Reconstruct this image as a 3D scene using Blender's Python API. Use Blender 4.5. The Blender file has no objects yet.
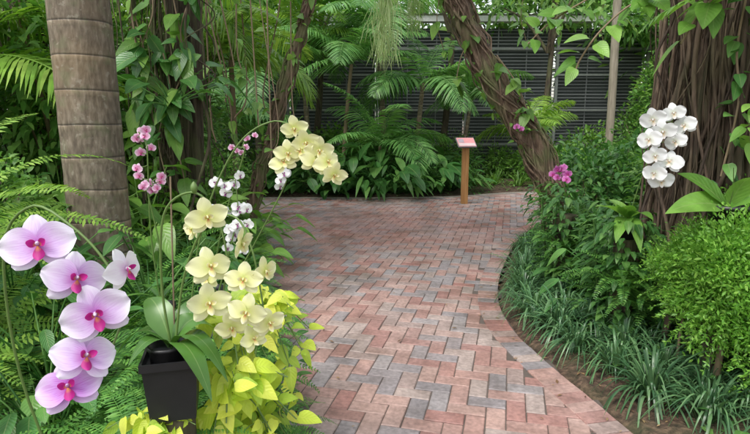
import bpy, math, random
import numpy as np
from mathutils import Vector, Matrix
rng=np.random.default_rng(11); random.seed(11)
pi=math.pi
scene=bpy.context.scene
COL=scene.collection
def U(a,b,n=None): return rng.uniform(a,b,n)
# ---------------------------------------------------------------- mesh builder
class MB:
    def __init__(s): s.v=[];s.f=[];s.uv=[];s.m=[];s.n=0
    def add(s,v,f,uv=None,mat=0):
        v=np.asarray(v,float).reshape(-1,3); f=np.asarray(f,int).reshape(-1,4)
        if uv is None: uv=np.zeros((len(v),2))
        s.v.append(v); s.f.append(f+s.n); s.uv.append(np.asarray(uv,float).reshape(-1,2)); s.m.append(np.full(len(f),mat)); s.n+=len(v)
    def mesh(s,name,mats,smooth=True,origin=None):
        v=np.concatenate(s.v); f=np.concatenate(s.f); uv=np.concatenate(s.uv); m=np.concatenate(s.m)
        if origin is not None: v=v-np.asarray(origin)
        me=bpy.data.meshes.new(name)
        me.vertices.add(len(v)); me.vertices.foreach_set("co",v.ravel())
        me.loops.add(len(f)*4); me.loops.foreach_set("vertex_index",f.ravel().astype(np.int32))
        me.polygons.add(len(f)); me.polygons.foreach_set("loop_start",np.arange(0,len(f)*4,4,dtype=np.int32))
        l=me.uv_layers.new(name="UVMap"); l.data.foreach_set("uv",uv[f.ravel()].ravel())
        me.polygons.foreach_set("use_smooth",np.full(len(f),smooth))
        for x in (mats if isinstance(mats,(list,tuple)) else [mats]): me.materials.append(x)
        me.polygons.foreach_set("material_index",m.astype(np.int32))
        me.update(calc_edges=True); me.validate()
        return me
def nrmz(a): return a/np.maximum(np.linalg.norm(a,axis=-1,keepdims=True),1e-9)
def P_lance(s): return np.sin(pi*np.clip(s,.02,.99)**.75)**.9
def P_ovate(s): return np.sin(pi*np.clip(s,.02,.99)**.8)**.75
def P_heart(s): return np.sin(pi*np.clip(s,.04,.99)**.55)**.75
def P_strap(s): return np.minimum(1,.45+2*s)*np.clip(1-s**3.5,.03,1)
def P_round(s): return np.sin(pi*np.clip(s,.05,.97))**.55
def leaves(b,base,d,n,L,W,droop=0.3,prof=P_lance,K=4,fold=.2,mid=True,mat=0):
    base=np.atleast_2d(base).astype(float);N=len(base)
    d=nrmz(np.broadcast_to(d,(N,3)).astype(float)); n=np.broadcast_to(n,(N,3)).astype(float)
    L=np.broadcast_to(L,(N,)).astype(float);W=np.broadcast_to(W,(N,)).astype(float);droop=np.broadcast_to(droop,(N,)).astype(float)
    side=nrmz(np.cross(d,n)+1e-6); n=nrmz(np.cross(side,d))
    s=np.linspace(0,1,K+1); hw=.5*prof(s)
    c=base[:,None]+d[:,None]*(L[:,None]*s)[:,:,None]
    c[:,:,2]-=(droop*L)[:,None]*s**2
    h=(W[:,None]*hw)[:,:,None]
    off=side[:,None]*h; up=n[:,None]*h*fold
    if mid:
        V=np.stack([c-off+up,c,c+off+up],2); q=3; us=[0,.5,1]
    else:
        V=np.stack([c-off,c+off],2); q=2; us=[0,1]
    uv=np.zeros((N,K+1,q,2)); uv[...,0]=np.array(us); uv[...,1]=s[None,:,None]
    idx=np.arange(N*(K+1)*q).reshape(N,K+1,q)
    F=np.stack([idx[:,:-1,:-1],idx[:,:-1,1:],idx[:,1:,1:],idx[:,1:,:-1]],-1)
    b.add(V,F,uv,mat)
def tube(b,pts,r,n=8,mat=0,disp=None,vs=1.0):
    pts=np.asarray(pts,float); M=len(pts); r=np.broadcast_to(r,(M,)).astype(float)
    T=nrmz(np.gradient(pts,axis=0)); ref=np.array([1,0,0.]) if abs(T[:,2]).mean()>.6 else np.array([0,0,1.])
    u=nrmz(np.cross(T,ref)); w=np.cross(T,u)
    th=np.linspace(0,2*pi,n,endpoint=False)
    R=r[:,None]*np.ones(n)
    if disp is not None: R=R*(1+disp(th[None,:],np.linspace(0,1,M)[:,None]))
    V=pts[:,None]+R[:,:,None]*(np.cos(th)[None,:,None]*u[:,None]+np.sin(th)[None,:,None]*w[:,None])
    idx=np.arange(M*n).reshape(M,n); nx=np.roll(idx,-1,1)
    F=np.stack([idx[:-1],nx[:-1],nx[1:],idx[1:]],-1)
    uv=np.zeros((M,n,2)); uv[...,0]=np.abs(np.linspace(-1,1,n)); uv[...,1]=(np.linspace(0,1,M)*vs)[:,None]
    b.add(V,F,uv,mat)
def rings(b,cx,cy,prof,n=24,rot=0,mat=0):
    th=np.linspace(0,2*pi,n,endpoint=False)+rot
    V=np.array([[(cx+r*math.cos(t),cy+r*math.sin(t),z) for t in th] for r,z in prof])
    idx=np.arange(len(prof)*n).reshape(len(prof),n); nx=np.roll(idx,-1,1)
    b.add(V,np.stack([idx[:-1],nx[:-1],nx[1:],idx[1:]],-1),None,mat)
def box(b,x0,x1,y0,y1,z0,z1,mat=0):
    v=[(x,y,z) for z in (z0,z1) for x,y in ((x0,y0),(x1,y0),(x1,y1),(x0,y1))]
    f=[(3,2,1,0),(4,5,6,7),(0,1,5,4),(1,2,6,5),(2,3,7,6),(3,0,4,7)]
    b.add(v,f,None,mat)
def cr(pts,n=30):
    p=np.asarray(pts,float); p=np.vstack([2*p[0]-p[1],p,2*p[-1]-p[-2]]); out=[]
    S=len(p)-3; t=np.linspace(0,S-1e-6,n)
    for x in t:
        i=int(x); f=x-i; a,b_,c,d=p[i:i+4]
        out.append(.5*((2*b_)+(-a+c)*f+(2*a-5*b_+4*c-d)*f*f+(-a+3*b_-3*c+d)*f**3))
    return np.array(out)
# ---------------------------------------------------------------- materials
def newmat(name):
    m=bpy.data.materials.new(name); m.use_nodes=True; nt=m.node_tree; nt.nodes.clear()
    o=nt.nodes.new("ShaderNodeOutputMaterial"); p=nt.nodes.new("ShaderNodeBsdfPrincipled"); nt.links.new(p.outputs[0],o.inputs[0])
    return m,nt,p,o
def N(nt,t,**k):
    x=nt.nodes.new(t)
    for a,v in k.items(): setattr(x,a,v)
    return x
def ramp(nt,fac,stops,interp='LINEAR'):
    r=N(nt,"ShaderNodeValToRGB"); r.color_ramp.interpolation=interp
    e=r.color_ramp.elements
    while len(e)<len(stops): e.new(.5)
    for i,(p,c) in enumerate(stops): e[i].position=p; e[i].color=(*c,1)
    nt.links.new(fac,r.inputs[0]); return r.outputs[0]
def mixc(nt,f,a,b,mode='MIX'):
    x=N(nt,"ShaderNodeMix",data_type='RGBA',blend_type=mode)
    for s,v in ((x.inputs[0],f),(x.inputs[6],a),(x.inputs[7],b)):
        if isinstance(v,(int,float)): s.default_value=v
        elif isinstance(v,tuple): s.default_value=(*v,1)
        else: nt.links.new(v,s)
    return x.outputs[2]
def mth(nt,op,a,b=None):
    x=N(nt,"ShaderNodeMath",operation=op)
    for s,v in ((x.inputs[0],a),(x.inputs[1],b)):
        if v is None: continue
        if isinstance(v,(int,float)): s.default_value=v
        else: nt.links.new(v,s)
    return x.outputs[0]
def noise(nt,scale,coord='Object',detail=4,vec=None,stretch=None):
    tc=N(nt,"ShaderNodeTexCoord"); n=N(nt,"ShaderNodeTexNoise"); n.inputs['Scale'].default_value=scale; n.inputs['Detail'].default_value=detail
    src=tc.outputs[coord]
    if stretch:
        mp=N(nt,"ShaderNodeMapping"); mp.inputs['Scale'].default_value=stretch; nt.links.new(src,mp.inputs[0]); src=mp.outputs[0]
    nt.links.new(src,n.inputs['Vector']); return n.outputs[0]
def bump(nt,p,h,strength=.5,dist=.01):
    b=N(nt,"ShaderNodeBump"); b.inputs['Strength'].default_value=strength; b.inputs['Distance'].default_value=dist
    nt.links.new(h,b.inputs['Height']); nt.links.new(b.outputs[0],p.inputs['Normal'])
GAIN=1.25
def leaf_mat(name,cols,rough=.42,trans=.32,rib=.0,ribcol=(.3,.4,.15),veins=0,gain=None):
    m,nt,p,o=newmat(name)
    g=N(nt,"ShaderNodeNewGeometry"); n=len(cols)
    c=ramp(nt,g.outputs['Random Per Island'],[(i/(n-1),cols[i]) for i in range(n)])
    nz=noise(nt,9); f=N(nt,"ShaderNodeMapRange"); f.inputs[1].default_value=.3;f.inputs[2].default_value=.7;f.inputs[3].default_value=.72;f.inputs[4].default_value=1.25
    nt.links.new(nz,f.inputs[0])
    oi=N(nt,"ShaderNodeObjectInfo"); v=mth(nt,'MULTIPLY',f.outputs[0],mth(nt,'ADD',mth(nt,'MULTIPLY',oi.outputs['Random'],.4),(gain or GAIN)-.2))
    h=N(nt,"ShaderNodeHueSaturation"); nt.links.new(c,h.inputs['Color']); nt.links.new(v,h.inputs['Value']); c=h.outputs[0]
    if rib:
        uv=N(nt,"ShaderNodeUVMap"); sx=N(nt,"ShaderNodeSeparateXYZ"); nt.links.new(uv.outputs[0],sx.inputs[0])
        a=mth(nt,'ABSOLUTE',mth(nt,'SUBTRACT',sx.outputs[0],.5))
        k=mth(nt,'LESS_THAN',a,.025)
        if veins:
            w=mth(nt,'SINE',mth(nt,'MULTIPLY',mth(nt,'SUBTRACT',sx.outputs[1],mth(nt,'MULTIPLY',a,.6)),veins))
            k=mth(nt,'MAXIMUM',k,mth(nt,'MULTIPLY',mth(nt,'GREATER_THAN',w,.93),.18))
            bump(nt,p,w,.18,.003)
        c=mixc(nt,mth(nt,'MULTIPLY',k,rib),c,ribcol)
    nt.links.new(c,p.inputs['Base Color']); p.inputs['Roughness'].default_value=rough
    p.inputs['Specular IOR Level'].default_value=.45
    t=N(nt,"ShaderNodeBsdfTranslucent"); t2=mixc(nt,.5,c,mixc(nt,1.0,c,(1.9,2.0,.7),'MULTIPLY')); nt.links.new(t2,t.inputs[0])
    mx=N(nt,"ShaderNodeMixShader"); mx.inputs[0].default_value=trans
    nt.links.new(p.outputs[0],mx.inputs[1]); nt.links.new(t.outputs[0],mx.inputs[2]); nt.links.new(mx.outputs[0],o.inputs[0])
    return m
def bark_mat(name,c1,c2,c3,stretch=(8,8,1.2),sc=4,moss=0.0,bs=.8,isl=.5):
    m,nt,p,o=newmat(name)
    n1=noise(nt,sc,stretch=stretch,detail=8); n2=noise(nt,3,detail=5)
    c=ramp(nt,n1,[(.3,c1),(.52,c2),(.72,c3)])
    g=N(nt,"ShaderNodeNewGeometry"); c=mixc(nt,mth(nt,'MULTIPLY',g.outputs['Random Per Island'],isl),c,(c1[0]*.8,c1[1]*.8,c1[2]*.8))
    if moss: c=mixc(nt,mth(nt,'MULTIPLY',ramp(nt,n2,[(.48,(0,0,0)),(.62,(1,1,1))]),moss),c,(.11,.14,.045))
    nt.links.new(c,p.inputs['Base Color']); p.inputs['Roughness'].default_value=.85
    bump(nt,p,n1,bs,.02); return m
def flat_mat(name,c,rough=.6,metal=0,var=.25,sc=20):
    m,nt,p,o=newmat(name); n=noise(nt,sc,detail=5)
    c2=mixc(nt,n,tuple(x*(1-var) for x in c),tuple(min(1,x*(1+var)) for x in c))
    nt.links.new(c2,p.inputs['Base Color']); p.inputs['Roughness'].default_value=rough; p.inputs['Metallic'].default_value=metal
    bump(nt,p,n,.15,.003); return m
def petal_mat(name,cen,mid,edge,vein,vamt=.5,trans=.3):
    m,nt,p,o=newmat(name)
    uv=N(nt,"ShaderNodeUVMap"); sx=N(nt,"ShaderNodeSeparateXYZ"); nt.links.new(uv.outputs[0],sx.inputs[0])
    a=mth(nt,'ABSOLUTE',mth(nt,'SUBTRACT',sx.outputs[0],.5))
    r=mth(nt,'ADD',sx.outputs[1],mth(nt,'MULTIPLY',mth(nt,'POWER',a,2),.9))
    c=ramp(nt,r,[(.06,cen),(.42,mid),(.95,edge)])
    mp=N(nt,"ShaderNodeMapping"); mp.inputs['Scale'].default_value=(26,2.2,1); nt.links.new(uv.outputs[0],mp.inputs[0])
    nz=N(nt,"ShaderNodeTexNoise"); nz.inputs['Scale'].default_value=1; nt.links.new(mp.outputs[0],nz.inputs[0])
    k=ramp(nt,nz.outputs[0],[(.5,(0,0,0)),(.62,(1,1,1))])
    fade=ramp(nt,r,[(.0,(1,1,1)),(.9,(.12,.12,.12))])
    c=mixc(nt,mth(nt,'MULTIPLY',mth(nt,'MULTIPLY',k,vamt),fade),c,vein)
    oi=N(nt,"ShaderNodeObjectInfo"); h=N(nt,"ShaderNodeHueSaturation"); nt.links.new(c,h.inputs['Color']); nt.links.new(mth(nt,'ADD',mth(nt,'MULTIPLY',oi.outputs['Random'],.12),.9),h.inputs['Value']); c=h.outputs[0]
    nt.links.new(c,p.inputs['Base Color']); p.inputs['Roughness'].default_value=.5
    bump(nt,p,nz.outputs[0],.25,.002)
    t=N(nt,"ShaderNodeBsdfTranslucent"); nt.links.new(c,t.inputs[0]); mx=N(nt,"ShaderNodeMixShader"); mx.inputs[0].default_value=trans
    nt.links.new(p.outputs[0],mx.inputs[1]); nt.links.new(t.outputs[0],mx.inputs[2]); nt.links.new(mx.outputs[0],o.inputs[0]); return m

M_fern=leaf_mat("fern_leaf",[(.05,.15,.03),(.09,.23,.045),(.15,.31,.06)],trans=.35)
M_fernY=leaf_mat("yellow_green_fern_leaf",[(.12,.25,.035),(.20,.35,.05),(.28,.42,.08)],trans=.35,gain=1.15)
M_palm=leaf_mat("palm_leaf",[(.06,.16,.04),(.10,.23,.06),(.17,.31,.10)],rough=.35,trans=.35)
M_broad=leaf_mat("broad_leaf",[(.035,.115,.028),(.06,.17,.04),(.12,.25,.06)],rough=.3,trans=.3,rib=.5,veins=60)
M_light=leaf_mat("light_green_leaf",[(.09,.21,.035),(.14,.29,.05),(.22,.38,.08)],rough=.33,trans=.35,rib=.4,veins=50,gain=1.15)
M_lime=leaf_mat("lime_leaf",[(.28,.42,.05),(.46,.55,.06),(.60,.60,.10)],rough=.4,trans=.35,rib=.25,ribcol=(.7,.72,.2),veins=40,gain=1.2)
M_mondo=leaf_mat("strap_leaf",[(.035,.095,.042),(.065,.155,.065),(.14,.26,.11)],rough=.3,trans=.22,rib=.3,ribcol=(.2,.3,.15),gain=1.15)
M_bush=leaf_mat("bright_bush_leaf",[(.09,.24,.03),(.15,.34,.045),(.25,.45,.075)],trans=.35,gain=1.2)
M_orleaf=leaf_mat("orchid_leaf",[(.05,.13,.025),(.07,.17,.03),(.10,.21,.045)],rough=.25,trans=.12,rib=.3,gain=1.1)
M_far=leaf_mat("far_leaf",[(.06,.16,.03),(.11,.24,.05),(.21,.34,.09)],trans=.4)
M_dry=leaf_mat("dry_leaf",[(.12,.06,.03),(.24,.14,.07),(.34,.24,.12)],trans=.1,rough=.8,gain=1.1)
M_pale=leaf_mat("pale_moss",[(.25,.36,.13),(.36,.46,.2),(.45,.52,.28)],trans=.35,gain=1.1)
M_bark=bark_mat("brown_bark",(.075,.045,.03),(.19,.125,.085),(.34,.25,.175),moss=.65,bs=1)
M_fig=bark_mat("fig_root_bark",(.05,.034,.025),(.15,.10,.07),(.31,.23,.165),moss=.2,isl=.85)
M_dark=bark_mat("dark_bark",(.04,.03,.02),(.10,.075,.05),(.19,.145,.10),moss=.5)
M_stem=flat_mat("green_stem",(.12,.20,.05),.5)
M_black=flat_mat("black_plastic",(.016,.016,.018),.4,var=.3)
M_brownstem=flat_mat("twig_bark",(.22,.16,.10),.8)
def palm_trunk_mat():
    m,nt,p,o=newmat("ringed_palm_bark")
    tc=N(nt,"ShaderNodeTexCoord"); sx=N(nt,"ShaderNodeSeparateXYZ"); nt.links.new(tc.outputs['Object'],sx.inputs[0])
    wob=noise(nt,2.0,detail=2)
    z=mth(nt,'ADD',sx.outputs[2],mth(nt,'MULTIPLY',wob,.05))
    fr=mth(nt,'FRACT',mth(nt,'DIVIDE',z,.22))
    ring=ramp(nt,fr,[(0,(.9,.9,.9)),(.05,(1,1,1)),(.08,(.0,.0,.0)),(.13,(.45,.45,.45)),(.9,(.55,.55,.55)),(1,(.9,.9,.9))])
    n1=noise(nt,40,stretch=(1,1,.35),detail=9); n2=noise(nt,1.6,detail=4)
    c=ramp(nt,n1,[(.3,(.09,.072,.056)),(.5,(.155,.127,.10)),(.7,(.24,.205,.17))])
    c=mixc(nt,ramp(nt,n2,[(.48,(0,0,0)),(.68,(.5,.5,.5))]),c,(.26,.18,.10))
    c=mixc(nt,ramp(nt,noise(nt,11,detail=7),[(.52,(0,0,0)),(.66,(.5,.5,.5))]),c,(.14,.155,.09))
    c=mixc(nt,ramp(nt,noise(nt,23,detail=7),[(.60,(0,0,0)),(.68,(.5,.5,.5))]),c,(.33,.31,.27))
    c=mixc(nt,.75,c,mixc(nt,1.0,c,mixc(nt,ring,(.22,.2,.18),(1.9,1.8,1.6)),'MULTIPLY'))
    nt.links.new(c,p.inputs['Base Color']); p.inputs['Roughness'].default_value=.85
    bump(nt,p,mth(nt,'ADD',mth(nt,'MULTIPLY',ring,.6),mth(nt,'MULTIPLY',n1,.8)),.8,.01); return m
M_ptrunk=palm_trunk_mat()
def brick_mat():
    m,nt,p,o=newmat("mixed_clay_pavers")
    g=N(nt,"ShaderNodeNewGeometry")
    rd=g.outputs['Random Per Island']
    c=ramp(nt,rd,[(0,(.35,.17,.145)),(.12,(.41,.245,.21)),(.27,(.285,.255,.262)),(.40,(.44,.285,.245)),(.52,(.325,.295,.30)),(.62,(.37,.195,.165)),(.74,(.26,.235,.245)),(.84,(.41,.325,.295)),(.92,(.36,.265,.24))],'CONSTANT')
    n1=noise(nt,.8,detail=4); n2=noise(nt,45,detail=7); n3=noise(nt,5,detail=6); n4=noise(nt,1.7,detail=7)
    c=mixc(nt,ramp(nt,n1,[(.40,(.05,.05,.05)),(.62,(.45,.45,.45))]),c,(.385,.31,.295))
    # redder worn patch on the plaza
    tc=N(nt,"ShaderNodeTexCoord"); vd=N(nt,"ShaderNodeVectorMath",operation='DISTANCE'); vd.inputs[1].default_value=(.1,7.8,0); nt.links.new(tc.outputs['Object'],vd.inputs[0])
    c=mixc(nt,ramp(nt,mth(nt,'ADD',mth(nt,'MULTIPLY',vd.outputs['Value'],.25),mth(nt,'MULTIPLY',n1,.4)),[(.35,(.5,.5,.5)),(.75,(0,0,0))]),c,(.43,.215,.18))
    c=mixc(nt,1.0,c,ramp(nt,n3,[(.3,(.70,.68,.66)),(.55,(1.0,1,1)),(.75,(1.14,1.12,1.1))]),'MULTIPLY')
    c=mixc(nt,1.0,c,ramp(nt,n4,[(.34,(.74,.72,.70)),(.48,(1.0,1,1)),(.75,(1.08,1.06,1.05))]),'MULTIPLY')
    c=mixc(nt,.8,c,ramp(nt,n2,[(.3,(.65,.65,.65)),(.7,(1.2,1.2,1.2))]),'MULTIPLY')
    nt.links.new(c,p.inputs['Base Color'])
    nt.links.new(ramp(nt,n4,[(.36,(.45,.45,.45)),(.6,(.75,.75,.75))]),p.inputs['Roughness'])
    bump(nt,p,n2,.6,.004); return m
M_brick=brick_mat()
def soil_mat():
    m,nt,p,o=newmat("mulch_soil"); n1=noise(nt,25,detail=8); n2=noise(nt,2,detail=4)
    c=ramp(nt,n1,[(.3,(.03,.018,.012)),(.5,(.085,.052,.035)),(.7,(.19,.12,.08))])
    c=mixc(nt,ramp(nt,n2,[(.5,(0,0,0)),(.65,(.5,.5,.5))]),c,(.06,.08,.03))
    nt.links.new(c,p.inputs['Base Color']); p.inputs['Roughness'].default_value=.95; bump(nt,p,n1,1,.04); return m
M_soil=soil_mat()
M_joint=flat_mat("sand_joint",(.11,.088,.075),.95,sc=30)
M_conc=flat_mat("concrete_kerb",(.30,.275,.24),.85,sc=25,var=.4)
# ---------------------------------------------------------------- object helpers
def obj(name,data,parent=None,**k):
    o=bpy.data.objects.new(name,data); COL.objects.link(o)
    if parent is not None: o.parent=parent
    for a,v in k.items(): o[a]=v
    return o
def root(name,loc,label,category,group=None):
    o=obj(name,None); o.location=loc; o.empty_display_size=.05; o["label"]=label; o["category"]=category
    if group: o["group"]=group
    return o
def inst(me,name,loc,rz,sc,label,cat,group=None,tilt=(0,0)):
    o=obj(name,me); o.location=loc; o.rotation_euler=(tilt[0],tilt[1],rz); o.scale=(sc,sc,sc) if not isinstance(sc,tuple) else sc
    o["label"]=label; o["category"]=cat
    if group: o["group"]=group
    return o
# ---------------------------------------------------------------- path outline
right_e=cr([(1.36,-1),(1.40,.6),(1.34,1.7),(1.22,2.42),(1.06,3.17),(.986,3.755),(1.05,4.43),(1.31,5.37),(1.86,6.79),(2.5,7.8),(3.5,8.5),(6,8.9),(10,9.1)],150)
far_e=cr([(10,11.4),(6,11.3),(3.2,11.25),(1.6,10.6),(0,10.4),(-2,10.4),(-4.5,10.1),(-8,9.4)],90)
left_e=cr([(-8,7.4),(-4.5,8.0),(-2.7,7.95),(-1.85,7.4),(-1.5,6.5),(-1.15,5.3),(-.86,4.43),(-.63,3.4),(-.39,2.42),(-.25,1.6),(-.15,.6),(-.1,-1)],150)
poly=np.vstack([right_e,far_e,left_e])[:,:2]
def inside(x,y):
    x=np.asarray(x,float);y=np.asarray(y,float); c=np.zeros(x.shape,bool); j=len(poly)-1
    for i in range(len(poly)):
        xi,yi=poly[i];xj,yj=poly[j]
        k=((yi>y)!=(yj>y))&(x<(xj-xi)*(y-yi)/((yj-yi) or 1e-12)+xi); c^=k; j=i
    return c
def edist(x,y,P=None,closed=True):
    P=poly if P is None else P
    x=np.asarray(x,float);y=np.asarray(y,float); d=np.full(x.shape,1e9)
    for i in range(0 if closed else 1,len(P)):
        a=P[i-1];b_=P[i];e=b_-a;l=max((e**2).sum(),1e-12)
        t=np.clip(((x-a[0])*e[0]+(y-a[1])*e[1])/l,0,1); d=np.minimum(d,np.hypot(x-a[0]-t*e[0],y-a[1]-t*e[1]))
    return d
def sm(t): t=np.clip(t,0,1); return t*t*(3-2*t)
def ground_h(x,y):
    x=np.asarray(x,float);y=np.asarray(y,float)
    ins=inside(x,y); d=edist(x,y)
    left=(x<.3)&(y<8)
    h=np.where(left,.045+.38*sm((d-.08)/1.3),.045+.10*sm((d-.1)/1.5))
    h=h+.02*np.sin(x*5.1+y*2.3)*np.sin(y*4.3-x)*sm(d/.5)
    return np.where(ins,-.04,np.where(d<.05,.0,h))
def hz(x,y): return float(ground_h(np.array([x]),np.array([y]))[0])
gx=np.concatenate([[-120,-70,-40,-22,-14],np.arange(-9,11,.1),[15,24,42,75,130]]); gy=np.concatenate([[-40,-15,-5],np.arange(-1,16,.1),[20,30,50,90,160]])
GX,GY=np.meshgrid(gx,gy); GZ=ground_h(GX,GY)
b=MB(); idx=np.arange(GX.size).reshape(GX.shape)
b.add(np.stack([GX,GY,GZ],-1),np.stack([idx[:-1,:-1],idx[:-1,1:],idx[1:,1:],idx[1:,:-1]],-1))
obj("ground",b.mesh("ground",M_soil),kind="structure")
b=MB()
xs=np.arange(-8,10,.1); ys=np.arange(-1,11.5,.1); XX,YY=np.meshgrid(xs,ys); ok=inside(XX+.05,YY+.05)
q=np.stack([np.stack([XX,YY],-1),np.stack([XX+.1,YY],-1),np.stack([XX+.1,YY+.1],-1),np.stack([XX,YY+.1],-1)],2)[ok]
V=np.zeros((len(q),4,3)); V[...,:2]=q; V[...,2]=.0235
b.add(V,np.arange(len(q)*4).reshape(-1,4))
obj("path_joint_sand",b.mesh("path_joint_sand",M_joint,False),kind="structure")
def bricks(b,cx,cy,ang,l,w,z=.03,jit=.0009):
    cx=np.asarray(cx);n=len(cx); l=np.broadcast_to(l,(n,));w=np.broadcast_to(w,(n,))
    ca,sa=np.cos(ang),np.sin(ang); sg=np.array([[-1,-1],[1,-1],[1,1],[-1,1]])
    V=np.zeros((n,12,3)); tl=rng.normal(0,jit,(n,2)); hh=rng.normal(0,jit,n)
    for k,(ins,dz) in enumerate([(.0,-.022),(.0,-.004),(.004,0)]):
        lx=sg[None,:,0]*(l[:,None]/2-ins); ly=sg[None,:,1]*(w[:,None]/2-ins)
        V[:,k*4:k*4+4,0]=cx[:,None]+lx*ca[:,None]-ly*sa[:,None]; V[:,k*4:k*4+4,1]=cy[:,None]+lx*sa[:,None]+ly*ca[:,None]
        V[:,k*4:k*4+4,2]=z+dz+hh[:,None]+sg[None,:,0]*tl[:,:1]+sg[None,:,1]*tl[:,1:]
    F=[(8,9,10,11)]
    for k in (0,4):
        for i in range(4): j=(i+1)%4; F.append((k+i,k+j,k+4+j,k+4+i))
    F=np.array(F)[None]+ (np.arange(n)*12)[:,None,None]
    b.add(V,F)
W0=.1; cxs=[];cys=[];an=[]
rot=math.radians(-14)
for i in range(-170,170):
    for j in range(-170,170):
        k=(i-j)%4
        if k==0: x,y,a=(i+1)*W0,(j+.5)*W0,0
        elif k==3: x,y,a=(i+.5)*W0,(j+1)*W0,pi/2
        else: continue
        X=x*math.cos(rot)-y*math.sin(rot); Y=x*math.sin(rot)+y*math.cos(rot)+4
        if -8.2<X<10.2 and -1.1<Y<11.6: cxs.append(X);cys.append(Y);an.append(a+rot)
cxs=np.array(cxs);cys=np.array(cys);an=np.array(an)
cxs+=rng.normal(0,.0008,len(cxs)); cys+=rng.normal(0,.0008,len(cys)); an+=rng.normal(0,.006,len(an))
d=edist(cxs,cys); dl=edist(cxs,cys,left_e[:,:2],False); ok=inside(cxs,cys)&((d>.14)|((dl<.2)&(d>.01)))
b=MB(); bricks(b,cxs[ok],cys[ok],an[ok],.1945,.0945)
def course(b,e,off,l,w,z,along=False):
    e=e[:,:2]; seg=np.hypot(*np.diff(e,axis=0).T); s=np.concatenate([[0],np.cumsum(seg)]); t=np.arange(.05,s[-1]-.05,(l if along else w)+.006)
    x=np.interp(t,s,e[:,0]);y=np.interp(t,s,e[:,1]); dx=np.interp(t+.03,s,e[:,0])-np.interp(t-.03,s,e[:,0]);dy=np.interp(t+.03,s,e[:,1])-np.interp(t-.03,s,e[:,1])
    a=np.arctan2(dy,dx); bricks(b,x-np.sin(a)*off,y+np.cos(a)*off,a+(0 if along else pi/2),l,w,z)
course(b,right_e,.085,.17,.094,.0345)
course(b,far_e,.10,.19,.093,.034)
obj("brick_path",b.mesh("brick_path",M_brick,False),kind="structure")
def kerb(name,e):
    e=e[:,:2]; t=nrmz(np.gradient(e,axis=0)); nn=np.stack([-t[:,1],t[:,0]],1)
    o=e-nn*.05; i=e+nn*.012; n=len(e); V=np.zeros((n,6,3))
    for k,(p,z) in enumerate([(o,-.05),(o,.042),(e-nn*.045,.048),(e+nn*.006,.048),(i,.042),(i,-.03)]): V[:,k,:2]=p; V[:,k,2]=z
    idx=np.arange(n*6).reshape(n,6); b=MB(); b.add(V,np.stack([idx[:-1,:-1],idx[1:,:-1],idx[1:,1:],idx[:-1,1:]],-1))
    obj(name,b.mesh(name,M_conc,False),kind="structure")
kerb("path_kerb",left_e); kerb("path_kerb",far_e)
# ---------------------------------------------------------------- plant generators
def frond(b,base,az,el,L,n,ll,lw,arch,ldroop=.3,up=.3,A=.35,K=2,r=.004,roll=0,mat=0,start=.08,prof=P_lance,pk=.8,rm=None):
    s=np.linspace(0,1,n); e=el-arch*s**1.3
    T=np.stack([np.cos(e)*math.cos(az),np.cos(e)*math.sin(az),np.sin(e)],1)
    pts=np.asarray(base)+np.concatenate([[[0,0,0]],np.cumsum(T[:-1]*L/(n-1),0)])
    S=np.array([-math.sin(az),math.cos(az),0.])[None].repeat(n,0)
    Nn=-np.cross(S,T)
    c,s_=math.cos(roll),math.sin(roll); S,Nn=S*c+Nn*s_,Nn*c-S*s_
    if Nn[0,2]<0 and abs(e[0])<1.4: Nn=-Nn
    tube(b,pts,np.linspace(r,r*.3,n),4,mat if rm is None else rm)
    ok=s>start; lp=np.sin(pi*np.clip(.10+.88*s,0,.985)**pk)**.6
    for sg in (-1,1):
        dd=S*sg+T*A*(.6+s[:,None])+Nn*up+rng.normal(0,.08,(n,3))
        leaves(b,pts[ok],dd[ok],Nn[ok]+rng.normal(0,.12,(ok.sum(),3)),(ll*lp*U(.88,1.1,n))[ok],lw*(.6+.4*lp[ok]),ldroop,prof,K,mid=False,mat=mat)
    return pts
def fern_mesh(name,mat,nf=26,L=(.45,.75),ll=.075,lw=.016,npin=34,arch=1.7,el=(.7,1.35)):
    b=MB()
    for i in range(nf):
        frond(b,(U(-.04,.04),U(-.04,.04),0),i*2.4+U(-.3,.3),U(*el),U(*L),npin,ll*U(.8,1.1),lw,arch*U(.7,1.2),.15,.1,.15,2,.003,U(-.3,.3))
    return b.mesh(name,mat)
fern=[fern_mesh("fern",M_fern) for _ in range(3)]
fernY=[fern_mesh("fern_yellow",M_fernY,22,(.5,.8),.085,.02) for _ in range(2)]
fernbig=fern_mesh("sword_fern",M_fernY,26,(.8,1.15),.075,.016,60,1.5,(.7,1.3))
def strap_mesh(name,mat,n,L,W,el=(.6,1.45),dr=(.3,.9),K=8):
    b=MB(); az=U(0,2*pi,n); e=U(el[0],el[1],n); r=U(0,.05,n)
    d=np.stack([np.cos(e)*np.cos(az),np.cos(e)*np.sin(az),np.sin(e)],1)
    leaves(b,np.stack([r*np.cos(az),r*np.sin(az),0*r],1),d,(0,0,1.),U(L[0],L[1],n),U(W[0],W[1],n),U(dr[0],dr[1],n),P_strap,K,.25)
    return b.mesh(name,mat)
mondo=[strap_mesh("mondo",M_mondo,125,(.50,.82),(.012,.019),(1.0,1.5),(.55,1.15)) for _ in range(3)]
strapbig=[strap_mesh("strapbig",M_light,45,(.5,.9),(.03,.05)) for _ in range(2)]
brom=strap_mesh("brom",M_fernY,30,(.4,.65),(.04,.06),(.3,1.3),(.2,.5))
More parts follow.
